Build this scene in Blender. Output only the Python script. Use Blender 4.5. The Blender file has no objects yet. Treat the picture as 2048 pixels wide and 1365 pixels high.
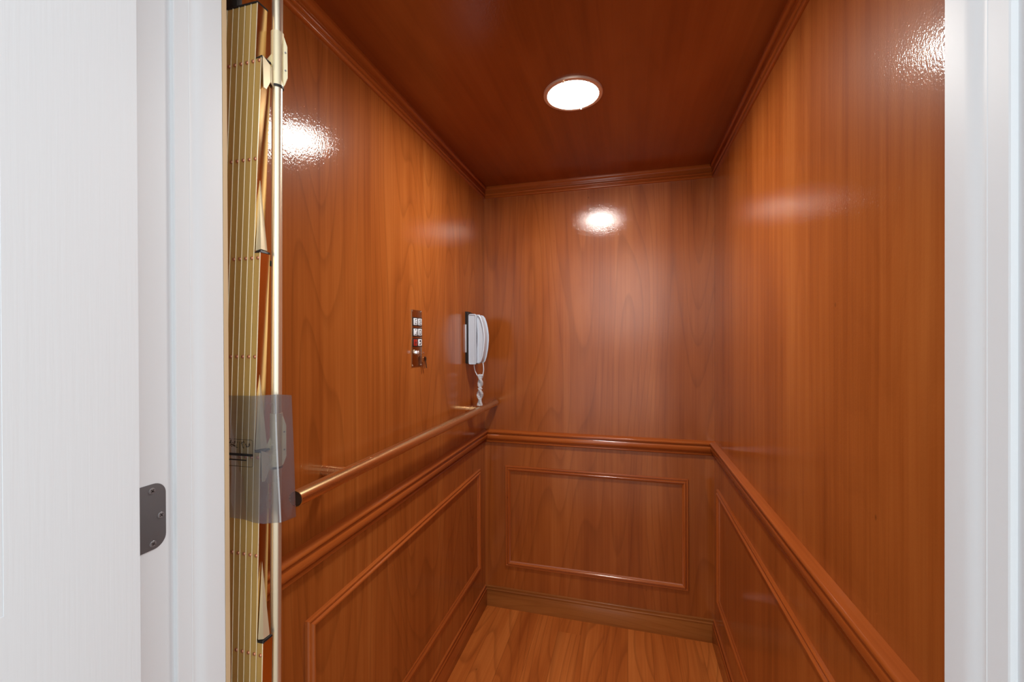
import bpy, bmesh, math, random
from mathutils import Matrix, Vector
random.seed(7)
S = bpy.context.scene
C = S.collection

# ------------------------------------------------------------------ camera, light, exposure
cam_d = bpy.data.cameras.new('camera')
cam_d.sensor_width = 36.0
cam_d.lens = 14.9696
cam_d.clip_start = 0.01
cam = bpy.data.objects.new('camera', cam_d)
C.objects.link(cam)
R_ = (0.965399, 0.260752, -0.003566)
U_ = (0.002411, 0.004748, 0.999986)
F_ = (-0.260765, 0.965394, -0.003955)
EYE = 1.2791
cam.matrix_world = Matrix(((R_[0], U_[0], -F_[0], 0), (R_[1], U_[1], -F_[1], 0), (R_[2], U_[2], -F_[2], EYE), (0, 0, 0, 1)))
S.camera = cam

W = bpy.data.worlds.new('hall_daylight')
S.world = W
W.use_nodes = True
W.node_tree.nodes['Background'].inputs[0].default_value = (0.97, 0.985, 1.0, 1)
W.node_tree.nodes['Background'].inputs[1].default_value = 0.84

def area(name, loc, rot, size, power, col=(1, 1, 1), sy=None):
    d = bpy.data.lights.new(name, 'AREA')
    d.shape = 'RECTANGLE' if sy else 'DISK'
    d.size = size
    if sy: d.size_y = sy
    d.energy = power
    d.color = col
    o = bpy.data.objects.new(name, d)
    o.location = loc
    o.rotation_euler = rot
    C.objects.link(o)
    return o
# added area light behind the camera, for the soft glow on the back wall
area('added_glow_light', (0.02, -1.3, 1.75), (math.radians(82), 0, 0), 1.0, 3.5, (1, 0.98, 0.96))
LENS_POWER = 124.0        # emission of the cab's ceiling light

S.view_settings.view_transform = 'Standard'
S.view_settings.look = 'None'
S.view_settings.exposure = 0.75
S.view_settings.gamma = 1.0
S.view_settings.use_curve_mapping = False

# ------------------------------------------------------------------ dimensions (metres)
XL, XR, D, H = -0.664, 0.354, 1.95, 2.0073
Y0 = 0.555                # cab entrance
CR = 1.9554               # bottom of crown moulding
XJL, XJR = -0.617, 0.315  # door jamb faces

# ------------------------------------------------------------------ mesh helpers
class MB:
    def __init__(s): s.bm = bmesh.new()
    def face(s, pts):
        vs = [s.bm.verts.new(p) for p in pts]
        s.bm.faces.new(vs)
    def box(s, x0, y0, z0, x1, y1, z1):
        v = [s.bm.verts.new(p) for p in ((x0,y0,z0),(x1,y0,z0),(x1,y1,z0),(x0,y1,z0),(x0,y0,z1),(x1,y0,z1),(x1,y1,z1),(x0,y1,z1))]
        for f in ((3,2,1,0),(4,5,6,7),(0,1,5,4),(1,2,6,5),(2,3,7,6),(3,0,4,7)):
            s.bm.faces.new([v[i] for i in f])
        return s
    def prism(s, pts, axis, a, b):
        """pts 2-D outline, extruded along axis from a to b."""
        def P(p, t):
            if axis == 0: return (t, p[0], p[1])
            if axis == 1: return (p[0], t, p[1])
            return (p[0], p[1], t)
        A = [s.bm.verts.new(P(p, a)) for p in pts]
        B = [s.bm.verts.new(P(p, b)) for p in pts]
        n = len(pts)
        s.bm.faces.new(A)
        s.bm.faces.new(B[::-1])
        for i in range(n):
            s.bm.faces.new([A[i], B[i], B[(i+1) % n], A[(i+1) % n]])
        return s
    def loft(s, rings, closed=True, caps=True):
        V = [[s.bm.verts.new(p) for p in r] for r in rings]
        n = len(rings[0])
        for i in range(len(V)-1):
            for k in range(n if closed else n-1):
                a, b = k, (k+1) % n
                s.bm.faces.new([V[i][a], V[i][b], V[i+1][b], V[i+1][a]])
        if caps and closed:
            s.bm.faces.new(V[0][::-1])
            s.bm.faces.new(V[-1])
        return s
    def tube(s, pts, r, n=16, caps=True):
        pts = [Vector(p) for p in pts]
        rr = r if isinstance(r, (list, tuple)) else [r]*len(pts)
        rings = []
        up = None
        for i, p in enumerate(pts):
            t = (pts[min(i+1, len(pts)-1)] - pts[max(i-1, 0)]).normalized()
            if up is None:
                up = t.orthogonal().normalized()
            up = (up - t*up.dot(t)).normalized()
            w = t.cross(up)
            rings.append([p + (up*math.cos(2*math.pi*k/n) + w*math.sin(2*math.pi*k/n))*rr[i] for k in range(n)])
        return s.loft(rings, True, caps)
    def lathe(s, prof, c, n=48, axis=2, sign=1):
        """prof (r, h) pairs; revolve about axis through c."""
        rings = []
        for r, h in prof:
            ring = []
            for k in range(n):
                a = 2*math.pi*k/n
                q = (r*math.cos(a), r*math.sin(a))
                if axis == 2: ring.append((c[0]+q[0], c[1]+q[1], c[2]+sign*h))
                elif axis == 0: ring.append((c[0]+sign*h, c[1]+q[0], c[2]+q[1]))
                else: ring.append((c[0]+q[0], c[1]+sign*h, c[2]+q[1]))
            rings.append(ring)
        return s.loft(rings, True, True)
    def build(s, name, mat, parent=None, bevel=0, seg=2, smooth=True, ang=38):
        bm = s.bm
        bmesh.ops.remove_doubles(bm, verts=bm.verts, dist=1e-6)
        bmesh.ops.recalc_face_normals(bm, faces=bm.faces)
        if bevel:
            es = [e for e in bm.edges if len(e.link_faces) == 2 and e.calc_face_angle(0) > math.radians(25)]
            bmesh.ops.bevel(bm, geom=es, offset=bevel, segments=seg, profile=0.5, affect='EDGES', clamp_overlap=True)
        for f in bm.faces: f.smooth = smooth
        for e in bm.edges:
            e.smooth = smooth and (len(e.link_faces) != 2 or e.calc_face_angle(0) < math.radians(ang))
        off = Vector((0, 0, 0))
        if parent is not None:
            q = parent
            while q is not None:
                off += q.location
                q = q.parent
        bmesh.ops.translate(bm, vec=-off, verts=bm.verts)
        me = bpy.data.meshes.new(name)
        bm.to_mesh(me)
        bm.free()
        if mat: me.materials.append(mat)
        o = bpy.data.objects.new(name, me)
        C.objects.link(o)
        if parent is not None: o.parent = parent
        return o

def thing(name, loc, label, cat, group=None):
    o = bpy.data.objects.new(name, None)
    o.location = loc
    o.empty_display_size = 0.05
    C.objects.link(o)
    o['label'] = label
    o['category'] = cat
    if group: o['group'] = group
    return o
def tag(o, label, cat, group=None):
    o['label'] = label
    o['category'] = cat
    if group: o['group'] = group
    return o
def struct(o):
    o['kind'] = 'structure'
    return o

# ------------------------------------------------------------------ materials
def new_mat(name):
    m = bpy.data.materials.new(name)
    m.use_nodes = True
    nt = m.node_tree
    b = nt.nodes['Principled BSDF']
    return m, nt, b
def plain(name, col, rough=0.5, metal=0.0, coat=0.0, coat_r=0.1, spec=None):
    m, nt, b = new_mat(name)
    b.inputs['Base Color'].default_value = (*col, 1)
    b.inputs['Roughness'].default_value = rough
    b.inputs['Metallic'].default_value = metal
    b.inputs['Coat Weight'].default_value = coat
    b.inputs['Coat Roughness'].default_value = coat_r
    if spec is not None: b.inputs['Specular IOR Level'].default_value = spec
    return m
def N(nt, t, **kw):
    n = nt.nodes.new(t)
    for k, v in kw.items():
        if k in n.inputs.keys(): n.inputs[k].default_value = v
        else: setattr(n, k, v)
    return n
def ramp(nt, stops, interp='LINEAR'):
    r = nt.nodes.new('ShaderNodeValToRGB')
    r.color_ramp.interpolation = interp
    e = r.color_ramp.elements
    while len(e) < len(stops): e.new(0.5)
    for i, (p, c) in enumerate(stops):
        e[i].position = p
        e[i].color = (*c, 1) if len(c) == 3 else c
    return r
def math_n(nt, op, a=None, b=None, clamp=False):
    n = nt.nodes.new('ShaderNodeMath')
    n.operation = op
    n.use_clamp = clamp
    for i, v in enumerate((a, b)):
        if v is None: continue
        if isinstance(v, (int, float)): n.inputs[i].default_value = v
        else: nt.links.new(v, n.inputs[i])
    return n.outputs[0]
def mixc(nt, fac, a, b, blend='MIX'):
    n = nt.nodes.new('ShaderNodeMix')
    n.data_type = 'RGBA'
    n.blend_type = blend
    for i, v in ((0, fac), (6, a), (7, b)):
        if isinstance(v, (int, float)): n.inputs[i].default_value = v
        elif isinstance(v, tuple): n.inputs[i].default_value = (*v, 1)
        else: nt.links.new(v, n.inputs[i])
    return n.outputs[2]

def wood(name, axis, dark, mid, light, seed=0.0, fig=1.0, rough=0.42, coat=0.85, pore=0.30, streak=0.42, coat_r=0.09, peel=0.16, planks=None):
    m, nt, b = new_mat(name)
    L = nt.links.new
    tc = N(nt, 'ShaderNodeTexCoord')
    def noise(across, along, detail=2.0, dist=0.0, off=0.0, rough_=0.5, src=None):
        mp = N(nt, 'ShaderNodeMapping')
        sc = [across]*3
        sc[axis] = along
        mp.inputs['Scale'].default_value = sc
        mp.inputs['Location'].default_value = (seed+off, seed*1.7+off, seed*0.6-off)
        L(src or tc.outputs['Object'], mp.inputs['Vector'])
        n = N(nt, 'ShaderNodeTexNoise')
        n.inputs['Scale'].default_value = 1.0
        n.inputs['Detail'].default_value = detail
        n.inputs['Roughness'].default_value = rough_
        n.inputs['Distortion'].default_value = dist
        L(mp.outputs[0], n.inputs['Vector'])
        return n.outputs['Fac']
    src = tc.outputs['Object']
    pv = None
    if planks:
        # planks: a per-board value from floor(across / width); boards also shift the grain
        sep = N(nt, 'ShaderNodeSeparateXYZ')
        L(src, sep.inputs[0])
        q = math_n(nt, 'DIVIDE', sep.outputs[0], planks)
        row = math_n(nt, 'FLOOR', q)
        wn = N(nt, 'ShaderNodeTexWhiteNoise', noise_dimensions='1D')
        L(row, wn.inputs['W'])
        seg = math_n(nt, 'FLOOR', math_n(nt, 'ADD', math_n(nt, 'DIVIDE', sep.outputs[1], 2.4), math_n(nt, 'MULTIPLY', wn.outputs['Value'], 7.0)))
        wn2 = N(nt, 'ShaderNodeTexWhiteNoise', noise_dimensions='2D')
        cb = N(nt, 'ShaderNodeCombineXYZ')
        L(row, cb.inputs[0]); L(seg, cb.inputs[1])
        L(cb.outputs[0], wn2.inputs['Vector'])
        pv = wn2.outputs['Value']
        add = N(nt, 'ShaderNodeVectorMath', operation='ADD')
        cb2 = N(nt, 'ShaderNodeCombineXYZ')
        L(math_n(nt, 'MULTIPLY', pv, 9.0), cb2.inputs[1])
        L(math_n(nt, 'MULTIPLY', pv, 5.0), cb2.inputs[2])
        L(src, add.inputs[0]); L(cb2.outputs[0], add.inputs[1])
        src = add.outputs[0]
    big = noise(5.5, 0.25, 2.0, 0.0, 3.1, src=src)            # flitches of veneer
    blot = noise(9.0, 2.2, 3.0, 0.4, 8.7, src=src)            # mottled chatoyance
    fine = noise(170.0, 2.6, 3.0, 0.0, 1.3, 0.6, src=src)     # pores
    mids = noise(42.0, 0.9, 2.0, 0.0, 5.9, src=src)           # streaks
    cath = noise(3.4, 0.42, 1.0, 0.12, 12.3, 0.35, src=src)   # cathedral figure
    saw = math_n(nt, 'FRACT', math_n(nt, 'MULTIPLY', cath, 26.0))
    line = ramp(nt, [(0.0, (0, 0, 0)), (0.70, (0.12, 0.12, 0.12)), (0.93, (1, 1, 1)), (1.0, (0.0, 0.0, 0.0))])
    L(saw, line.inputs[0])
    t = math_n(nt, 'ADD', math_n(nt, 'MULTIPLY', big, 0.55), math_n(nt, 'MULTIPLY', blot, 0.45))
    t = math_n(nt, 'ADD', t, math_n(nt, 'MULTIPLY', math_n(nt, 'SUBTRACT', mids, 0.5), streak))
    t = math_n(nt, 'ADD', t, math_n(nt, 'MULTIPLY', math_n(nt, 'SUBTRACT', fine, 0.5), pore))
    if pv is not None:
        t = math_n(nt, 'ADD', t, math_n(nt, 'MULTIPLY', math_n(nt, 'SUBTRACT', pv, 0.5), 0.20))
    cr = ramp(nt, [(0.22, dark), (0.5, mid), (0.78, light)])
    L(t, cr.inputs[0])
    lf = math_n(nt, 'MULTIPLY', line.outputs[0], 0.36*fig)
    col = mixc(nt, lf, cr.outputs[0], tuple(c*0.62 for c in dark))
    # small dark pin knots
    vo = N(nt, 'ShaderNodeTexVoronoi')
    mp = N(nt, 'ShaderNodeMapping')
    sc = [9.0]*3; sc[axis] = 5.0
    mp.inputs['Scale'].default_value = sc
    mp.inputs['Location'].default_value = (seed*2.3, seed, seed)
    L(src, mp.inputs[0]); L(mp.outputs[0], vo.inputs['Vector'])
    vo.inputs['Scale'].default_value = 1.0
    kn = ramp(nt, [(0.0, (0.6, 0.6, 0.6)), (0.014, (0.45, 0.45, 0.45)), (0.03, (0, 0, 0))])
    L(vo.outputs['Distance'], kn.inputs[0])
    col = mixc(nt, kn.outputs[0], col, tuple(c*0.25 for c in dark))
    if planks:
        fr = math_n(nt, 'FRACT', q)
        ed = ramp(nt, [(0.0, (1, 1, 1)), (0.018, (0, 0, 0)), (0.985, (0, 0, 0)), (1.0, (0.8, 0.8, 0.8))])
        L(fr, ed.inputs[0])
        col = mixc(nt, math_n(nt, 'MULTIPLY', ed.outputs[0], 0.55), col, tuple(c*0.35 for c in dark))
    L(col, b.inputs['Base Color'])
    b.inputs['Roughness'].default_value = rough
    b.inputs['Specular IOR Level'].default_value = 0.06
    b.inputs['Coat Weight'].default_value = coat
    b.inputs['Coat Roughness'].default_value = coat_r
    b.inputs['Coat IOR'].default_value = 1.5
    # orange peel of the brushed varnish
    pn = N(nt, 'ShaderNodeTexNoise')
    pm = N(nt, 'ShaderNodeMapping')
    sc = [320.0]*3; sc[axis] = 220.0
    pm.inputs['Scale'].default_value = sc
    L(tc.outputs['Object'], pm.inputs[0]); L(pm.outputs[0], pn.inputs['Vector'])
    pn.inputs['Scale'].default_value = 1.0
    pn.inputs['Detail'].default_value = 2.0
    bp = N(nt, 'ShaderNodeBump')
    bp.inputs['Strength'].default_value = peel
    bp.inputs['Distance'].default_value = 0.002
    L(pn.outputs['Fac'], bp.inputs['Height'])
    L(bp.outputs[0], b.inputs['Coat Normal'])
    return m

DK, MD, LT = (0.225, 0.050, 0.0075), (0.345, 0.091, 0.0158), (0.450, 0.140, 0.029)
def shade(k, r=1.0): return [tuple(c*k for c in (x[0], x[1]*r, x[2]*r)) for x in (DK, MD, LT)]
w_left = wood('cherry_veneer_left', 2, *shade(0.95, 1.02), seed=4.0, fig=0.8)
w_right = wood('cherry_veneer_right', 2, *shade(1.0), seed=11.0, fig=0.25)
w_back = wood('cherry_veneer_back', 2, *shade(1.0), seed=27.5, fig=0.8)
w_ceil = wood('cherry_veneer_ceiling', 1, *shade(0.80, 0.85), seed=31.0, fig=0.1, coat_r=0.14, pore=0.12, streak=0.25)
w_floor = wood('cherry_laminate_floor', 1, *shade(1.42, 1.0), seed=3.0, fig=1.1, coat=0.35, coat_r=0.4, peel=0.02, planks=0.098)
w_tz = wood('cherry_trim_upright', 2, *shade(1.06, 0.88), seed=40.0, fig=0.2, coat_r=0.15, peel=0.05)
w_ty = wood('cherry_trim_lengthwise', 1, *shade(1.06, 0.88), seed=43.0, fig=0.2, coat_r=0.15, peel=0.05)
w_tx = wood('cherry_trim_crosswise', 0, *shade(1.06, 0.88), seed=47.0, fig=0.2, coat_r=0.15, peel=0.05)
w_bb = wood('pale_cherry_baseboard', 0, (0.21, 0.062, 0.013), (0.34, 0.112, 0.024), (0.42, 0.150, 0.036), seed=52.0, fig=0.5, coat=0.35, coat_r=0.2, peel=0.05)

def white_paint(name, col=(0.77, 0.825, 0.865), rough=0.5, grain=False):
    m, nt, b = new_mat(name)
    b.inputs['Base Color'].default_value = (*col, 1)
    b.inputs['Roughness'].default_value = rough
    tc = N(nt, 'ShaderNodeTexCoord')
    mp = N(nt, 'ShaderNodeMapping')
    n = N(nt, 'ShaderNodeTexNoise')
    n.inputs['Scale'].default_value = 1.0
    mp.inputs['Scale'].default_value = (260, 260, 9) if grain else (40, 40, 12)
    nt.links.new(tc.outputs['Object'], mp.inputs[0])
    nt.links.new(mp.outputs[0], n.inputs['Vector'])
    n.inputs['Detail'].default_value = 2.0
    bp = N(nt, 'ShaderNodeBump')
    bp.inputs['Strength'].default_value = 0.20 if grain else 0.03
    bp.inputs['Distance'].default_value = 0.001
    nt.links.new(n.outputs['Fac'], bp.inputs['Height'])
    nt.links.new(bp.outputs[0], b.inputs['Normal'])
    return m
m_white = white_paint('white_gloss_paint')
m_door = white_paint('white_embossed_door_paint', grain=True, rough=0.45)
m_hall = white_paint('hall_wall_paint', (0.72, 0.72, 0.71), 0.7)
m_hfloor = plain('hall_floor_tile', (0.42, 0.36, 0.30), 0.5)
m_raw = plain('raw_pine_edge', (0.62, 0.46, 0.27), 0.7)

def brushed(name, col, rough, metal=1.0, sc=(400, 400, 2), amt=0.12):
    m, nt, b = new_mat(name)
    b.inputs['Base Color'].default_value = (*col, 1)
    b.inputs['Metallic'].default_value = metal
    tc = N(nt, 'ShaderNodeTexCoord')
    mp = N(nt, 'ShaderNodeMapping')
    mp.inputs['Scale'].default_value = sc
    n = N(nt, 'ShaderNodeTexNoise')
    n.inputs['Scale'].default_value = 1.0
    nt.links.new(tc.outputs['Object'], mp.inputs[0])
    nt.links.new(mp.outputs[0], n.inputs['Vector'])
    r = math_n(nt, 'ADD', math_n(nt, 'MULTIPLY', n.outputs['Fac'], amt), rough-amt*0.5)
    nt.links.new(r, b.inputs['Roughness'])
    return m
m_slat = brushed('gold_anodised_aluminium', (0.74, 0.51, 0.165), 0.5, metal=0.55)
m_bead = brushed('pale_brass_edge', (0.95, 0.86, 0.64), 0.4, metal=0.35)
m_brass = brushed('polished_pale_brass', (0.90, 0.82, 0.64), 0.30, metal=0.85, amt=0.05)
m_cream = brushed('satin_brass_plate', (0.86, 0.78, 0.54), 0.42, metal=0.6)
m_side = brushed('polished_bronze_flank', (0.70, 0.45, 0.20), 0.2)
m_rail = brushed('bronze_handrail', (0.86, 0.60, 0.31), 0.28, sc=(300, 3, 300), amt=0.06)
_rb = m_rail.node_tree.nodes['Principled BSDF']
_rb.inputs['Anisotropic'].default_value = 0.5
m_copper = plain('copper_rivet', (0.60, 0.27, 0.15), 0.35, 0.8)
m_black = plain('black_rubber', (0.012, 0.011, 0.011), 0.45)
m_dark = plain('tube_bore_shade', (0.03, 0.015, 0.01), 0.6)
m_steel = brushed('satin_nickel_hinge', (0.15, 0.155, 0.165), 0.42, metal=0.3, sc=(300, 20, 300))
m_screw = plain('nickel_screw', (0.26, 0.26, 0.27), 0.3, 0.4)
m_bronze = brushed('bronze_plate', (0.42, 0.27, 0.15), 0.25)
m_chrome = plain('chrome', (0.85, 0.85, 0.86), 0.12, 1.0)
m_phone = plain('white_phone_plastic', (0.54, 0.62, 0.72), 0.3, coat=0.3)
m_cord = plain('white_cord', (0.66, 0.71, 0.77), 0.45)
m_key = plain('white_button_plastic', (0.80, 0.86, 0.92), 0.3)
m_red = plain('red_button_plastic', (0.34, 0.022, 0.012), 0.3)
m_ink = plain('dark_button_legend', (0.02, 0.025, 0.04), 0.5)
m_trimring = brushed('brass_light_trim', (0.80, 0.60, 0.48), 0.32, metal=0.5)

m_lens, _nt, _b = new_mat('lit_light_lens')
_b.inputs['Base Color'].default_value = (0.9, 0.9, 0.9, 1)
_b.inputs['Emission Color'].default_value = (1.0, 0.955, 0.89, 1)
_b.inputs['Emission Strength'].default_value = LENS_POWER

def film(name):
    m, nt, b = new_mat(name)
    out = nt.nodes['Material Output']
    tr = N(nt, 'ShaderNodeBsdfTransparent')
    tr.inputs[0].default_value = (0.72, 0.73, 0.76, 1)
    gl = N(nt, 'ShaderNodeBsdfGlossy')
    gl.inputs['Roughness'].default_value = 0.16
    df = N(nt, 'ShaderNodeBsdfDiffuse')
    df.inputs[0].default_value = (0.27, 0.285, 0.33, 1)
    tl = N(nt, 'ShaderNodeBsdfTranslucent')
    tl.inputs[0].default_value = (0.27, 0.285, 0.33, 1)
    lw = N(nt, 'ShaderNodeLayerWeight')
    lw.inputs['Blend'].default_value = 0.25
    a = N(nt, 'ShaderNodeAddShader')
    ms = N(nt, 'ShaderNodeMixShader'); ms.inputs[0].default_value = 0.5
    nt.links.new(df.outputs[0], ms.inputs[1]); nt.links.new(tl.outputs[0], ms.inputs[2])
    m1 = N(nt, 'ShaderNodeMixShader')
    # the film is cloudier towards the post, clear towards the jamb
    tc = N(nt, 'ShaderNodeTexCoord')
    sp = N(nt, 'ShaderNodeSeparateXYZ')
    nt.links.new(tc.outputs['Object'], sp.inputs[0])
    mr = N(nt, 'ShaderNodeMapRange')
    mr.inputs['From Min'].default_value = -0.020; mr.inputs['From Max'].default_value = 0.018
    mr.inputs['To Min'].default_value = 0.16; mr.inputs['To Max'].default_value = 0.46
    nt.links.new(sp.outputs[0], mr.inputs['Value'])
    nz = N(nt, 'ShaderNodeTexNoise'); nz.inputs['Scale'].default_value = 28.0
    nt.links.new(tc.outputs['Object'], nz.inputs['Vector'])
    k = math_n(nt, 'ADD', mr.outputs[0], math_n(nt, 'MULTIPLY', math_n(nt, 'SUBTRACT', nz.outputs['Fac'], 0.5), 0.25), True)
    nt.links.new(k, m1.inputs[0])
    nt.links.new(tr.outputs[0], m1.inputs[1]); nt.links.new(ms.outputs[0], m1.inputs[2])
    m2 = N(nt, 'ShaderNodeMixShader')
    fr = math_n(nt, 'MULTIPLY', lw.outputs['Fresnel'], 0.55)
    nt.links.new(fr, m2.inputs[0])
    nt.links.new(m1.outputs[0], m2.inputs[1]); nt.links.new(gl.outputs[0], m2.inputs[2])
    nt.links.new(m2.outputs[0], out.inputs['Surface'])
    nt.nodes.remove(b)
    return m
m_film = film('grey_plastic_film')
m_fold, _nt, _b = new_mat('painted_fold_highlight')  # pale half-clear colour for the highlight painted along the film's fold
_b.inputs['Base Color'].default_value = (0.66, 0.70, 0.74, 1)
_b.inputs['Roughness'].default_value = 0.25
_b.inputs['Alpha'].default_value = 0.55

# ------------------------------------------------------------------ the cab shell
struct(MB().box(XL-0.03, Y0, -0.02, XL, D+0.03, H+0.02).build('wall_left', w_left, smooth=False))
struct(MB().box(XR, Y0, -0.02, XR+0.03, D+0.03, H+0.02).build('wall_right', w_right, smooth=False))
struct(MB().box(XL, D, -0.02, XR, D+0.03, H+0.02).build('wall_back', w_back, smooth=False))
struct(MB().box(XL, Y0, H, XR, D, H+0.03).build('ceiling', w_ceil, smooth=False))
struct(MB().box(XL, Y0-0.01, -0.03, XR, D, 0.0).build('floor', w_floor, smooth=False))

def run(name, side, prof, mats):
    """Moulding along one cab wall; prof = (protrusion, z) from the wall out and back to the wall."""
    mb = MB()
    y0 = 0.622 if side == 'left' else Y0+0.005
    if side == 'left':
        a = [(XL+p, y0, z) for p, z in prof]; b = [(XL+p, D-p, z) for p, z in prof]; m = mats[1]
    elif side == 'right':
        a = [(XR-p, y0, z) for p, z in prof]; b = [(XR-p, D-p, z) for p, z in prof]; m = mats[1]
    else:
        a = [(XL+p, D-p, z) for p, z in prof]; b = [(XR-p, D-p, z) for p, z in prof]; m = mats[0]
    mb.loft([a, b], True, True)
    return struct(mb.build(name, m, ang=50))

def arc(cx, cz, rx, rz, a0, a1, n=6):
    return [(cx+rx*math.cos(math.radians(a0+(a1-a0)*i/n)), cz+rz*math.sin(math.radians(a0+(a1-a0)*i/n))) for i in range(n+1)]

crown = [(-0.001, CR)] + arc(0.004, CR+0.006, 0.005, 0.006, -70, 70, 5) + [(0.006, CR+0.0125)] + \
        arc(0.0065, CR+0.019, 0.0055, 0.006, -75, 75, 5) + [(0.009, CR+0.026), (0.0095, CR+0.0275)] + \
        arc(0.0205, CR+0.030, 0.0105, 0.014, 180, 118, 6) + [(0.0175, CR+0.0435), (0.0185, CR+0.046), (0.0185, H+0.001), (-0.001, H+0.001)]
n = 1
for sd in ('left', 'back', 'right'):
    run('trim_%d' % n, sd, crown, (w_tx, w_ty)); n += 1
ZR = 0.7857
chair = [(-0.001, ZR)] + arc(0.006, ZR+0.0055, 0.006, 0.0055, -90, 75, 6) + [(0.0085, ZR+0.0125), (0.0085, ZR+0.0145)] + \
        arc(0.010, ZR+0.029, 0.0105, 0.0145, -88, 62, 8) + [(0.0135, ZR+0.0435), (0.0135, ZR+0.0455)] + \
        arc(0.017, ZR+0.0515, 0.006, 0.006, -85, 80, 6) + [(0.010, ZR+0.0595), (-0.001, ZR+0.062)]
for sd in ('left', 'back', 'right'):
    run('trim_%d' % n, sd, chair, (w_tx, w_ty)); n += 1
base = [(-0.001, -0.001), (0.012, -0.001), (0.012, 0.072), (0.0105, 0.0735)] + arc(0.0075, 0.078, 0.004, 0.004, -40, 70, 4) + \
       [(0.0075, 0.0835), (0.007, 0.088)] + arc(0.003, 0.090, 0.004, 0.0042, 0, 90, 4) + [(-0.001, 0.0942)]
for sd, nm in (('left', 'baseboard_left'), ('back', 'baseboard_back'), ('right', 'baseboard_right')):
    run(nm, sd, base, (w_bb, w_ty))

def panel_frame(name, side, a0, z0, a1, z1):
    """Mitred picture-frame moulding on the wainscot: four lengths, grain along each, one mesh per length under the frame."""
    prof = [(0.0, -0.001), (0.0005, 0.006)] + [(u, p) for u, p in ((0.003, 0.0085), (0.006, 0.0085), (0.008, 0.0062), (0.0095, 0.0060), (0.011, 0.0095),
            (0.0140, 0.0120), (0.0175, 0.0118), (0.0205, 0.0090), (0.0215, 0.0060), (0.0235, 0.0052), (0.0255, 0.0040), (0.0262, -0.001))]
    def P(a, z, p):
        if side == 'left': return (XL+p, a, z)
        if side == 'right': return (XR-p, a, z)
        return (a, D-p, z)
    horiz = w_tx if side == 'back' else w_ty
    mb = MB()
    rings = []
    for ci, (sa, sz) in enumerate(((1, 1), (-1, 1), (-1, -1), (1, -1), (1, 1))):
        ca = a0 if sa == 1 else a1
        cz = z0 if sz == 1 else z1
        rings.append([P(ca+sa*u, cz+sz*u, p) for u, p in prof])
    for i in range(4):
        mb.loft([rings[i], rings[i+1]], True, False)
    o = mb.build(name, horiz, ang=35)
    o.data.materials.append(w_tz)
    for f in o.data.polygons:
        c = [o.data.vertices[v].co for v in f.vertices]
        dz = max(v.z for v in c)-min(v.z for v in c)
        da = max((v.x if side == 'back' else v.y) for v in c)-min((v.x if side == 'back' else v.y) for v in c)
        if dz > da: f.material_index = 1
    return struct(o)
panel_frame('trim_%d' % n, 'left', 0.758, 0.2105, 1.8655, 0.679); n += 1
panel_frame('trim_%d' % n, 'back', -0.562, 0.2005, 0.252, 0.679); n += 1
panel_frame('trim_%d' % n, 'right', 0.758, 0.2085, 1.8683, 0.672); n += 1

# ------------------------------------------------------------------ hallway, door frame and open door
HY = 0.40
struct(MB().box(-2.6, HY, 0, XJL-0.02, 0.50, 2.7).build('wall_hall_left', m_hall, smooth=False))
struct(MB().box(XJR+0.02, HY, 0, 2.4, 0.50, 2.7).build('wall_hall_right', m_hall, smooth=False))
struct(MB().box(XJL-0.02, HY, 2.05, XJR+0.02, 0.50, 2.7).build('wall_hall_top', m_hall, smooth=False))
struct(MB().box(-2.6, -3.0, -0.03, 2.4, Y0-0.012, -0.002).build('floor_hall', m_hfloor, smooth=False))

def jamb_prof(xj, s):
    # s=+1: left jamb, profile grows towards +X; the moulded stop then the plain back face
    end = 0.5224 if s > 0 else 0.5186
    return [(xj-s*0.02, HY-0.014), (xj, HY-0.014), (xj, 0.4530), (xj+s*0.0015, 0.4535), (xj+s*0.0042, 0.4540), (xj+s*0.0050, 0.4552), (xj+s*0.0054, 0.4600),
            (xj+s*0.0066, 0.4740), (xj+s*0.0070, 0.4745), (xj+s*0.0068, 0.4765), (xj+s*0.0072, 0.4790), (xj+s*0.0090, 0.4830), (xj+s*0.0110, 0.4880),
            (xj+s*0.0118, 0.4940), (xj+s*0.0120, end-0.001), (xj+s*0.0112, end), (xj-s*0.02, end)]
struct(MB().prism(jamb_prof(XJL, 1), 2, 0.0, 2.05).build('trim_%d' % n, m_white, ang=25)); n += 1
struct(MB().prism(jamb_prof(XJR, -1), 2, 0.0, 2.05).build('trim_%d' % n, m_white, ang=25)); n += 1
struct(MB().box(XJL, HY-0.014, 2.03, XJR, 0.52, 2.05).build('trim_%d' % n, m_white, smooth=False)); n += 1
# hall-side casing
for s, xj in ((-1, XJL), (1, XJR)):
    x0, x1 = sorted((xj+s*0.006, xj+s*0.075))
    struct(MB().box(x0, HY-0.016, 0, x1, HY, 2.11).build('trim_%d' % n, m_white, bevel=0.004)); n += 1
# raw edge of the rough opening behind the left jamb, and the hoistway sides
struct(MB().box(-0.640, 0.5226, 0.0, -0.6050, 0.5300, 2.06).build('trim_%d' % n, m_raw, smooth=False)); n += 1
struct(MB().box(XL-0.03, 0.50, -0.02, XL-0.005, Y0, 2.3).build('wall_shaft_left', m_hall, smooth=False))
struct(MB().box(XR+0.005, 0.50, -0.02, XR+0.03, Y0, 2.3).build('wall_shaft_right', m_hall, smooth=False))

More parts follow.
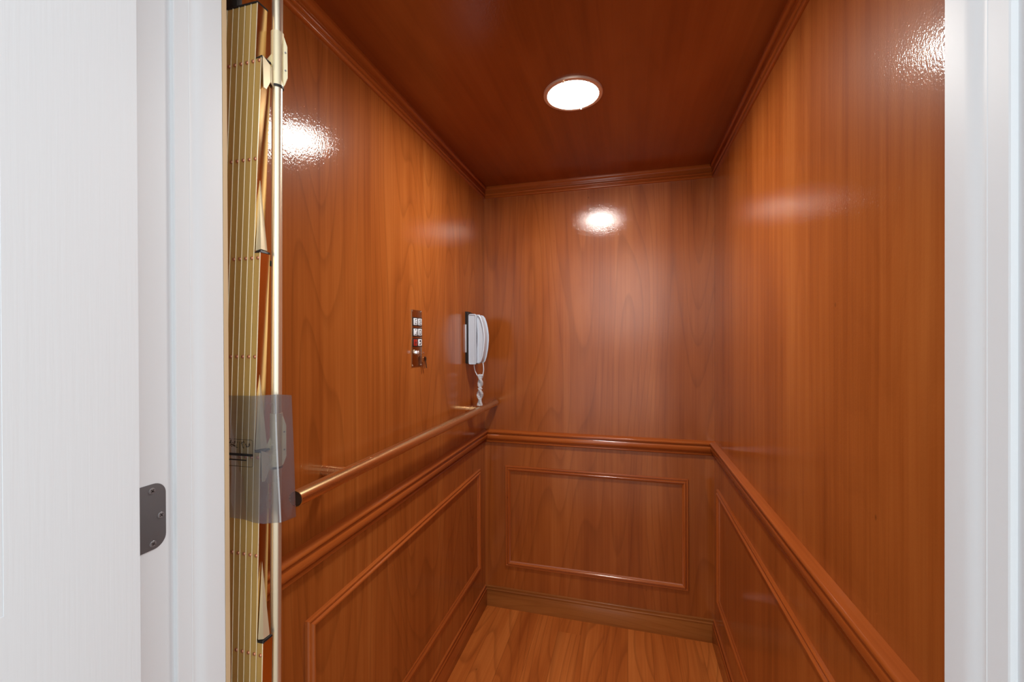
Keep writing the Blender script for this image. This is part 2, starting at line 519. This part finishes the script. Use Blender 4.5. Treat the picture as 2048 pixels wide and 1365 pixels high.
# the door, swung open against the hall, with raised panels
DX = -0.582
def door():
    y0, y1, t = -0.527, 0.3871, 0.035
    mb = MB()
    mb.box(DX-t, y0, 0.01, DX-0.006, y1, 2.02)
    st = 0.1191
    ys = (y0, y0+st, -0.127, -0.013, y1-st, y1)
    for a, b in ((0, 1), (2, 3), (4, 5)):
        mb.box(DX-0.0065, ys[a], 0.01, DX, ys[b], 2.02)
    zs = ((0.01, 0.24), (0.84, 1.0127), (1.90, 2.02))
    for a, b in ((1, 2), (3, 4)):
        for z0, z1 in zs:
            mb.box(DX-0.0065, ys[a], z0, DX, ys[b], z1)
    o = struct(mb.build('door_1', m_door, smooth=False))
    for a, b in ((1, 2), (3, 4)):
        for z0, z1 in ((0.24, 0.84), (1.0127, 1.90)):
            q = MB()
            r = [[(DX-0.0066, ys[a]+i, z0+i), (DX-0.0066, ys[b]-i, z0+i), (DX-0.0066, ys[b]-i, z1-i), (DX-0.0066, ys[a]+i, z1-i)] for i in (0.0, 0.010, 0.030)]
            r[0] = [(DX-0.0005, y, z) for _, y, z in r[0]]
            r[2] = [(DX-0.001, y, z) for _, y, z in r[2]]
            q.loft(r, True, True)
            q.build('raised_panel', m_door, o, smooth=False)
    return o
dr = door()
# hinge leaf let into the left jamb
def hinge():
    z0, z1, ya, yb, r = 0.9975, 1.0860, 0.391, 0.4427, 0.016
    pts = [(ya, z0), (yb-r, z0)] + arc(yb-r, z0+r, r, r, -90, 0, 8)[1:] + arc(yb-r, z1-r, r, r, 0, 90, 8) + [(ya, z1)]
    o = MB().prism(pts, 0, XJL-0.002, XJL+0.0009).build('hinge_leaf', m_steel, dr, bevel=0.0003)
    o['label'] = 'satin nickel hinge leaf on the left jamb'
    for y, z, a in ((0.4249, 1.0768, 50), (0.4360, 1.0405, 35), (0.4256, 1.0056, 60)):
        mb = MB().lathe([(0.0042, 0), (0.0042, 0.0004), (0.0036, 0.0011), (0.0015, 0.0012)], (XJL+0.0008, y, z), 20, 0)
        s = mb.build('screw', m_screw, o)
        q = MB()
        for k in (0, 90):
            t = math.radians(a+k)
            d = Vector((0, math.cos(t), math.sin(t))); w = Vector((0, -math.sin(t), math.cos(t)))
            c = Vector((XJL+0.0021, y, z))
            q.face([c+d*0.0026+w*0.0005, c-d*0.0026+w*0.0005, c-d*0.0026-w*0.0005, c+d*0.0026-w*0.0005])
        # the cross recess is part of the screw head
        rec = q.build('cross_recess', m_black, None)
        s.data.materials.append(m_black)
        bm = bmesh.new(); bm.from_mesh(s.data)
        k0 = len(bm.faces)
        bm.from_mesh(rec.data)
        bm.faces.ensure_lookup_table()
        off = o.location
        for f in bm.faces[k0:]: f.material_index = 1
        bm.to_mesh(s.data); bm.free()
        bpy.data.objects.remove(rec)
hinge()

# ------------------------------------------------------------------ folded brass accordion gate
gate = thing('accordion_gate', (-0.60, 0.60, 0.0), 'gold folding accordion gate gathered into narrow slats at left of cab entrance', 'gate')
PITCH, ZT, YF, YB = 0.0127, 1.843, 0.578, 0.598
CAPZ = {1: 1.7512, 2: 1.4266, 3: 1.0909, 4: 0.7707, 5: 0.440, 6: 0.110}
KN = ((0.02, -0.6600), (0.40, -0.6515), (0.70, -0.6430), (1.08, -0.6317), (1.347, -0.6198), (1.60, -0.6070), (1.843, -0.5930))
def xr(j, z):
    """right edge of slat j at height z: the hanging stack sags towards the wall"""
    for (z0, x0), (z1, x1) in zip(KN, KN[1:]):
        if z <= z1 or z1 == KN[-1][0]:
            return x0 + (x1-x0)*(z-z0)/(z1-z0) + PITCH*j
def clip_left(poly, xm):
    out = []
    for i in range(len(poly)):
        a, b = poly[i], poly[(i+1) % len(poly)]
        if a[0] >= xm: out.append(a)
        if (a[0] >= xm) != (b[0] >= xm):
            t = (xm-a[0])/(b[0]-a[0])
            out.append((xm, a[1]+t*(b[1]-a[1])))
    return out
ROWS = (1.7464, 1.5832, 1.4171, 1.2513, 1.0818, 0.9162, 0.7493)
riv0 = None
for j in range(-5, 7):
    zt = CAPZ.get(j, ZT)
    zb = 0.02
    XM = XL+0.0025
    def strip(a, b):
        zs = [zb] + [k for k, _ in KN if zb < k < zt] + [zt]
        return clip_left([(xr(j, z)-a, z) for z in zs] + [(xr(j, z)-b, z) for z in reversed(zs)], XM)
    p = strip(0.0004, PITCH-0.0002)
    if len(p) < 3: continue
    sl = MB().prism(p, 1, YF, YB).build('slat', m_slat, gate, bevel=0.0004, seg=1)
    sl.data.materials.append(m_side)
    for f in sl.data.polygons:
        if f.normal.x > 0.9 and f.area > 1e-4: f.material_index = 1
    p2 = strip(0.0004, 0.0012)
    if len(p2) >= 3:
        b_ = MB().prism(p2, 1, YF-0.0012, YF+0.0004).build('edge_bead', m_bead, sl, bevel=0.0003, seg=1)
    for z in ROWS:
        if z > zt-0.001: continue
        x = xr(j, z)-0.0050
        if x < XL+0.006: continue
        if riv0 is None:
            riv0 = MB().lathe([(0.0031, 0), (0.0031, 0.0006), (0.0027, 0.0014), (0.0017, 0.0021), (0.0006, 0.0023)], (0, 0, 0), 16, 1, -1).build('rivet', m_copper, None)
            rv = riv0
        else:
            rv = riv0.copy(); C.objects.link(rv)
        rv.parent = sl
        rv.location = Vector((x, YF, z)) - gate.location
    if j >= 1:
        # black cap on the head of this slat and the bright tapered gusset above it
        xa, xb = xr(j, zt)-PITCH, xr(j, zt)
        cap = MB()
        cap.loft([[(xa, YF-0.001, zt-0.001), (xb+0.0006, YF-0.001, zt-0.001), (xb+0.0006, YB, zt-0.001), (xa, YB, zt-0.001)],
                  [(xa+0.001, YF, zt+0.0015), (xb-0.0005, YF, zt+0.0040), (xb, YB-0.001, zt+0.0030), (xa+0.001, YB-0.001, zt+0.0015)]], True, True)
        cap.build('end_cap', m_black, sl, bevel=0.0006, seg=1)
        if j >= 2:
            A, B_, Cc, T = (xa+0.001, YF+0.001, zt+0.003), (xb-0.001, YF+0.0015, zt+0.0055), (xb-0.0015, YF+0.0150, zt+0.0045), (xb-0.0075, YF+0.006, zt+0.134)
            g = MB(); Dd = (xa+0.001, YF+0.0150, zt+0.003)
            for f in ((A, B_, T), (B_, Cc, T), (Cc, Dd, T), (Dd, A, T), (A, Dd, Cc, B_)): g.face(f)
            g.build('fold_gusset', m_cream, sl, smooth=False)
# top edge strip and the hanger that holds the stack
tp = [(-0.6605, ZT), (-0.593, ZT), (-0.593, ZT+0.0028), (-0.6605, ZT+0.0028)]
MB().prism(tp, 1, YF-0.0008, YB+0.001).build('top_cap', m_black, gate)
MB().box(-0.6615, 0.580, ZT+0.0028, -0.6395, 0.5905, 1.94).build('hanger', m_black, gate, bevel=0.0006)
MB().box(-0.6625, 0.566, 1.9385, XR-0.004, 0.606, 1.9535).build('overhead_track', m_black, gate, bevel=0.001)

# leading post
def px_(z): return -0.5888 - 0.0098*(1.35-z)/(-0.65) if False else -0.5895 + 0.0104*(z-1.35)
YP = 0.610
post = MB().tube([(px_(z), YP, z) for z in (0.02, 0.6, 1.2, 1.9365)], 0.0086, 24).build('leading_post', m_brass, gate)
def bracket(z0, row):
    dz = z0-1.7194
    zc = lambda z: z+dz
    br = MB().tube([(px_(zc(1.7194)), YP, zc(1.7194)), (px_(zc(1.812)), YP, zc(1.812))], 0.0102, 24).build('bracket_sleeve', m_cream, post)
    MB().tube([(px_(zc(1.7165)), YP, zc(1.7165)), (px_(zc(1.7200)), YP, zc(1.7200))], 0.0104, 24).build('bracket_gasket', m_black, post)
    xa = px_(zc(1.76))
    # flange on the cab side
    q = MB()
    pl = [(0.002, 1.716), (0.0115, 1.722), (0.0165, 1.736), (0.0165, 1.790), (0.0115, 1.806), (0.002, 1.808)]
    d = Vector((0.92, 0.39, 0)).normalized(); w = Vector((-d.y, d.x, 0))*0.0007
    base_ = Vector((xa, YP, dz))
    q.loft([[base_+d*u+w+Vector((0, 0, z)) for u, z in pl], [base_+d*u-w+Vector((0, 0, z)) for u, z in pl]], True, True)
    q.build('bracket_flange', m_cream, post)
    for z in (1.748, 1.779):
        c = base_+d*0.0138-w+Vector((0, 0, z))
        MB().tube([c, c-Vector((w.x, w.y, 0)).normalized()*0.0012], 0.0014, 10).build('bracket_screw', m_screw, post)
    # two link plates towards the slats
    x0 = xr(*row)+0.0006
    pa = [(0.5785, 1.7535), (0.5935, 1.7460), (0.5930, 1.7170), (0.5850, 1.7010), (0.5795, 1.7015)]
    MB().prism([(y, zc(z)) for y, z in pa], 0, x0, x0+0.0014).build('link_plate', m_cream, post)
    pb = [(0.5940, 1.7450), (0.6010, 1.7430), (0.6010, 1.7120), (0.5938, 1.7180)]
    MB().prism([(y, zc(z)) for y, z in pb], 0, x0+0.0004, x0+0.0018).build('link_plate', m_cream, post)
    pc = [(0.5895, 1.7530), (0.6005, 1.7440), (0.6010, 1.7720)]
    MB().prism([(y, zc(z)) for y, z in pc], 0, x0-0.004, x0-0.003).build('link_plate', m_cream, post)
bracket(1.7194, (1, 1.7512))
bracket(1.7194-0.6603, (3, 1.0909))
# small black stops beside the post
for z in (1.412, 0.755):
    MB().box(px_(z)-0.0092, 0.6010, z-0.0045, px_(z)-0.0055, 0.6060, z+0.0045).build('bump_stop', m_black, post)

# ------------------------------------------------------------------ plastic film wrapped round the gate post
def sleeve():
    sl = thing('plastic_sleeve', (-0.60, 0.575, 0.9700), 'cloudy grey plastic film wrapped around the brass gate post at handle height', 'plastic sleeve')
    cols = [(-0.6545, 0.5700, -0.6546), (-0.6440, 0.5700, -0.6436), (-0.6220, 0.5712, -0.6220), (-0.6000, 0.5715, -0.6000), (-0.5860, 0.5770, -0.5860),
            (-0.5790, 0.5850, -0.5745), (-0.5735, 0.5900, -0.5655), (-0.5738, 0.6030, -0.5655), (-0.5732, 0.6150, -0.5652), (-0.5728, 0.6250, -0.5650)]
    zb = [0.9790, 0.9785, 0.9780, 0.9750, 0.9725, 0.9715, 0.9708, 0.9690, 0.9680, 0.9672]
    zt = [1.1858, 1.1858, 1.1860, 1.1865, 1.1870, 1.1872, 1.1872, 1.1852, 1.1832, 1.1815]
    nz = 14
    mb = MB()
    rows = []
    for i in range(nz+1):
        t = i/nz
        row = []
        for k, (xt, y, xb_) in enumerate(cols):
            wob = 0.0010*math.sin(5*t+k*1.3)*(1 if 0 < k < 9 else 0.3)
            row.append((xb_+(xt-xb_)*t, y+wob, zb[k]+(zt[k]-zb[k])*t))
        rows.append(row)
    mb.loft(rows, False, False)
    o = mb.build('film', m_film, sl, ang=30)
    # pale strip painting the highlight on the fold where the film turns
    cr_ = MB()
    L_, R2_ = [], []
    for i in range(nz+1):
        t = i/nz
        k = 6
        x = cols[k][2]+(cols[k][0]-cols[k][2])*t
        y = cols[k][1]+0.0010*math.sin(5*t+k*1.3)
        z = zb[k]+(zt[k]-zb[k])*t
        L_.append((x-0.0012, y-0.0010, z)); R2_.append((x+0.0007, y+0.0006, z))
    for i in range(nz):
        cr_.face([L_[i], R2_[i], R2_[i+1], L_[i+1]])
    cr_.build('crease_highlight', m_fold, o)
    # printed sticker on the film, seen from behind
    st = MB()
    def X2(u): return -0.6552+u*(0.0537)
    def yy(x): return 0.5692 if x < -0.64 else 0.5692+(x+0.64)*0.06
    def quad(u0, z0, u1, z1, mb_):
        pts = []
        x0, x1 = X2(u0), X2(u1)
        mb_.face([(x0, yy(x0)-0.0006, z0), (x1, yy(x1)-0.0006, z0), (x1, yy(x1)-0.0006, z1), (x0, yy(x0)-0.0006, z1)])
    th = 0.0006
    z0, z1 = 1.0672, 1.1130
    quad(-0.1, z1-th, 0.93, z1, st); quad(-0.1, z0, 0.93, z0+th, st)
    quad(0.988, z0+0.004, 1.0, z1-0.004, st)
    x9 = X2(0.93)
    for k in range(4):           # rounded corners
        for (cz, sg) in ((z1-0.0042, 1), (z0+0.0042, -1)):
            a0, a1 = math.radians(90*k/4), math.radians(90*(k+1)/4)
            r0, r1 = 0.0036, 0.0042
            pts = []
            for a, r in ((a0, r0), (a0, r1), (a1, r1), (a1, r0)):
                x = X2(1.0)-0.0042+r*math.cos(a)
                pts.append((x, yy(x)-0.0006, cz+sg*r*math.sin(a)))
            st.face(pts)
    quad(-0.1, 1.0850, 0.985, 1.0893, st)              # heavy bar
    quad(0.50, 1.0893, 0.52, 1.1090, st)               # divider
    quad(0.10, 1.0772, 0.76, 1.0792, st)               # lower line
    st.build('sticker_rules', m_black, o, smooth=False)
    # the unreadable printed words: small stroke clusters
    gl = MB()
    rnd = random.Random(5)
    u = 0.02
    for k in range(70):
        u = rnd.uniform(0.0, 0.90)
        if 0.46 < u < 0.56: continue
        zc = rnd.uniform(1.0975, 1.1085)
        w_, h_ = rnd.choice(((0.05, 0.0008), (0.014, 0.0035), (0.03, 0.0012)))
        quad(u, zc, u+w_, zc+h_, gl)
    gl.build('sticker_print', m_black, o, smooth=False)
sleeve()

# ------------------------------------------------------------------ handrail on the left wall
rail = thing('handrail', (XL, 1.30, 0.980), 'long round bronze handrail on two short posts along the left wood wall', 'handrail')
RX, RZ, RR = -0.604, 0.9795, 0.0155
def tube_rail():
    mb = MB()
    prof = []
    ys = [(0.667, RR-0.0012), (0.6672, RR), (1.930, RR), (1.9365, RR-0.002), (1.9395, RR-0.006), (1.9402, RR-0.012)]
    rings = []
    n_ = 40
    rings.append([(RX+(RR-0.0016)*math.cos(2*math.pi*k/n_), 0.672, RZ+(RR-0.0016)*math.sin(2*math.pi*k/n_)) for k in range(n_)])
    for y, r in ys:
        rings.append([(RX+r*math.cos(2*math.pi*k/n_), y, RZ+r*math.sin(2*math.pi*k/n_)) for k in range(n_)])
    mb.loft(rings, True, False)
    mb.face(rings[-1][::-1])
    o = mb.build('rail', m_rail, rail)
    MB().lathe([(RR-0.0014, 0), (RR-0.0014, 0.0006)], (RX, 0.6698, RZ), 32, 1).build('bore_shade', m_dark, rail)  # dark disc painting the shade inside the open tube end
tube_rail()
for y in (0.8195, 1.7074):
    MB().lathe([(0.0122, 0.0), (0.0122, 0.018), (0.0118, 0.0183), (0.0118, 0.0189), (0.0122, 0.0192), (0.0122, -XL+RX-RR*0.4)], (XL, y, RZ+0.003), 28, 0).build('rail_post', m_rail, rail)

# ------------------------------------------------------------------ car operating panel
cop = thing('control_panel', (XL, 1.259, 1.19), 'bronze elevator control plate with six square buttons and a key switch on left wall', 'control panel')
PX = XL+0.003
MB().box(XL-0.001, 1.2262, 1.1925, PX, 1.2938, 1.3755).build('face_plate', m_bronze, cop, bevel=0.0008)
def btn(y, z, m, kind):
    b = MB().box(PX-0.001, y-0.0120, z-0.0110, PX+0.0030, y+0.0120, z+0.0110).build('button', m, cop, bevel=0.0015)
    if m is m_red: b['label'] = 'red button'
    q = MB()
    X = PX+0.00312
    def r(a0, b0, a1, b1): q.face([(X, y+a0, z+b0), (X, y+a1, z+b0), (X, y+a1, z+b1), (X, y+a0, z+b1)])
    if kind == 0:
        r(-.005, -.008, .006, -.0055); r(-.005, .0055, .006, .008); r(-.0055, -.008, -.003, .008); r(.001, -.002, .006, .001)
    elif kind == 1:
        r(-.007, -.008, -.004, .008); r(-.007, -.008, .007, -.0055); r(-.007, .0055, .007, .008); r(.0, -.003, .006, .003)
    elif kind == 2:
        r(-.006, .006, .004, .0085); r(.003, -.008, .0065, .002); r(-.007, -.0085, .004, -.0065)
    elif kind == 3:
        r(-.006, -.008, -.0025, .008); r(.003, -.006, .0065, .006); r(-.006, .0055, .005, .008); r(-.006, -.008, .005, -.0055)
    elif kind == 4:
        r(-.005, -.001, .005, .001); r(-.001, -.005, .001, .005)
    else:
        r(-.006, .002, .006, .008); r(-.006, -.008, .001, -.003); r(.002, -.005, .006, .001)
    q.build('legend', m_ink, b, smooth=False)
kinds = iter(range(6))
for rz in (1.3372, 1.3035, 1.2695):
    MB().box(PX-0.0005, 1.2292, rz-0.0142, PX+0.0012, 1.2932, rz+0.0142).build('button_bezel', m_black, cop, bevel=0.0006)
    for y in (1.2462, 1.2772):
        k = next(kinds)
        btn(y, rz, m_red if k == 4 else m_key, k)
ks = MB().lathe([(0.0085, 0), (0.0085, 0.004), (0.0072, 0.006), (0.0025, 0.0062)], (PX, 1.2425, 1.2385), 28, 0).build('key_switch', m_chrome, cop)
MB().box(PX+0.004, 1.2419, 1.2335, PX+0.016, 1.2431, 1.2435).build('key', m_chrome, ks, bevel=0.0003)
for y, z in ((1.2295, 1.3718), (1.2900, 1.3722), (1.2295, 1.1962), (1.2900, 1.1962)):
    MB().lathe([(0.0030, 0), (0.0028, 0.0010), (0.0012, 0.0016)], (PX, y, z), 14, 0).build('plate_screw', m_chrome, cop)
# spare keys on a wire ring hanging from the key
kr = thing('key_ring', (PX+0.012, 1.2760, 1.2320), 'small ring of spare keys dangling from the elevator control plate', 'key ring')
pts = []
for i in range(25):
    a = 2*math.pi*i/24
    pts.append((PX+0.010+0.004*math.sin(a), 1.2645+0.0235*math.cos(a), 1.2335+0.0045*math.sin(a)))
MB().tube(pts, 0.0008, 8, False).build('wire_ring', m_chrome, kr)
def key(y, z, ang, m, nm):
    k = []
    for i in range(17):
        a = math.radians(115-i*310/16)
        k.append((0.0085*math.cos(a), 0.0085*math.sin(a)))
    k = [(0.0085*math.cos(math.radians(-70+320*i/16)), 0.0085*math.sin(math.radians(-70+320*i/16))) for i in range(17)]
    k += [(-0.0028, -0.0105), (-0.0028, -0.0300), (0.0, -0.0325), (0.0028, -0.0290), (0.0018, -0.0265), (0.0028, -0.0240), (0.0018, -0.0210), (0.0028, -0.0180)]
    c, s_ = math.cos(ang), math.sin(ang)
    pp = [(y+p*c-q*s_, z-0.006+p*s_+q*c) for p, q in k]
    MB().prism(pp, 0, PX+0.0075, PX+0.0092).build(nm, m, kr, bevel=0.0003, seg=1)
key(1.2925, 1.2205, 0.10, m_bronze, 'spare_key')
key(1.3010, 1.2200, 0.30, plain('dark_key', (0.10, 0.06, 0.04), 0.4, 0.6), 'spare_key')

# ------------------------------------------------------------------ wall telephone
ph = thing('wall_telephone', (XL, 1.72, 1.176), 'white wall telephone with its handset hung up in the back left corner', 'telephone')
def rounded_prism(pts, y0, y1, r, n_=5):
    """Outline in (x, z) extruded along Y with rolled edges."""
    cx = sum(p[0] for p in pts)/len(pts); cz = sum(p[1] for p in pts)/len(pts)
    def inset(d):
        out = []
        m_ = len(pts)
        for i in range(m_):
            a, b, c = Vector(pts[i-1]), Vector(pts[i]), Vector(pts[(i+1) % m_])
            t = (c-a).normalized()
            nrm = Vector((-t.y, t.x))
            if nrm.dot(Vector((cx, cz))-b) < 0: nrm = -nrm
            out.append(b+nrm*d)
        return out
    rings = []
    for i in range(n_+1):
        a = math.pi/2*i/n_
        rings.append([(p[0], y0+r*(1-math.sin(a)), p[1]) for p in inset(r*(1-math.cos(a)))])
    for i in range(n_+1):
        a = math.pi/2*(1-i/n_)
        rings.append([(p[0], y1-r*(1-math.sin(a)), p[1]) for p in inset(r*(1-math.cos(a)))])
    return MB().loft(rings, True, True)
def rrect(x0, z0, x1, z1, r, n_=5):
    P = []
    for cx, cz, a in ((x1-r, z0+r, -90), (x1-r, z1-r, 0), (x0+r, z1-r, 90), (x0+r, z0+r, 180)):
        P += [(cx+r*math.cos(math.radians(a+90*i/n_)), cz+r*math.sin(math.radians(a+90*i/n_))) for i in range(n_+1)]
    return P
PY0, PY1 = 1.690, 1.752
MB().box(XL-0.001, PY0+0.004, 1.224, XL+0.010, PY1-0.004, 1.343).build('wall_plate', m_phone, ph, bevel=0.001)
MB().box(XL-0.001, PY0+0.006, 1.178, XL+0.008, PY1-0.006, 1.398).build('mounting_bracket', m_black, ph, bevel=0.001)
MB().box(XL+0.0075, PY0+0.002, 1.176, -0.6480, PY1-0.002, 1.394).build('back_shell', m_black, ph, bevel=0.001)
rounded_prism(rrect(-0.6485, 1.1725, -0.6128, 1.3868, 0.008), PY0, PY1, 0.003).build('cradle', m_phone, ph)
out_ = [(-0.612, 1.177), (-0.598, 1.1785), (-0.5915, 1.186), (-0.5850, 1.206), (-0.5785, 1.240), (-0.5752, 1.275), (-0.5755, 1.300), (-0.5790, 1.328), (-0.5845, 1.352), (-0.5920, 1.372), (-0.6000, 1.3815), (-0.612, 1.384)]
inn = [(-0.6127, 1.372), (-0.6126, 1.352), (-0.6120, 1.332), (-0.6104, 1.300), (-0.6108, 1.268), (-0.6124, 1.240), (-0.6126, 1.210), (-0.6127, 1.190)]
rounded_prism(out_+inn, PY0+0.001, PY1-0.001, 0.0045).build('handset', m_phone, ph)
MB().box(-0.6132, PY0+0.0015, 1.1755, -0.6088, PY0+0.006, 1.1795).build('hook_switch', m_black, ph)
def cord():
    mb = MB()
    # two plain leads out of the cradle and the handset
    def bez(p0, p1, p2, p3, n_=14):
        o = []
        for i in range(n_+1):
            t = i/n_
            o.append(tuple((1-t)**3*a+3*(1-t)**2*t*b+3*(1-t)*t*t*c+t**3*d for a, b, c, d in zip(p0, p1, p2, p3)))
        return o
    y = 1.712
    mb.tube(bez((-0.6300, y, 1.175), (-0.6310, y, 1.145), (-0.6180, y, 1.128), (-0.6100, y, 1.118)), 0.0020, 8)
    mb.tube(bez((-0.5905, y, 1.180), (-0.5860, y, 1.155), (-0.5870, y, 1.140), (-0.5930, y, 1.126)), 0.0020, 8)
    # doubled coiled cord: two strands twisted about each other, each a tight helix
    for ph_ in (0.0, math.pi):
        pts = []
        turns = 30
        for i in range(turns*9+1):
            t = i/(turns*9)
            z = 1.130-t*(1.130-0.998)
            env = 0.0065+0.0030*math.sin(math.pi*min(1, max(0, (t-0.12)/0.8)))*1.0-0.0035*math.exp(-((t-0.86)/0.07)**2)-0.0022*math.exp(-((t-0.30)/0.08)**2)
            tw = ph_+t*3.2*math.pi*(1.2 if t < 0.45 else 1.0)
            cx, cy = -0.6015+env*math.cos(tw)*0.85-0.004*t, y+env*math.sin(tw)*0.85
            a = 2*math.pi*t*turns
            rr = 0.0058
            pts.append((cx+rr*math.cos(a), cy+rr*math.sin(a), z))
        mb.tube(pts, 0.0017, 6)
    mb.build('coiled_cord', m_cord, ph)
cord()

# ------------------------------------------------------------------ recessed ceiling light
lt = thing('ceiling_light', (-0.153, 1.269, H), 'round lit recessed downlight with brass trim ring in the wood ceiling', 'ceiling light')
LC = (-0.153, 1.269, H)
MB().lathe([(0.0735, 0.0010), (0.0742, 0.0050), (0.0752, 0.0066), (0.0768, 0.0070), (0.0775, 0.0060), (0.0835, 0.0052), (0.0850, 0.0062), (0.0864, 0.0055), (0.0870, 0.0030), (0.0870, -0.001), (0.0735, -0.001)], LC, 72, 2, -1).build('trim_ring', m_trimring, lt)
MB().lathe([(0.0734, 0.0), (0.0733, 0.0020), (0.060, 0.0036), (0.035, 0.0046), (0.004, 0.0050)], LC, 64, 2, -1).build('lens', m_lens, lt)
for a in (78, 258):
    t = math.radians(a)
    MB().lathe([(0.0030, 0.0), (0.0028, 0.0012), (0.0010, 0.0018)], (LC[0]+0.0795*math.cos(t), LC[1]+0.0795*math.sin(t), H-0.0075), 14, 2, -1).build('trim_screw', m_brass, lt)
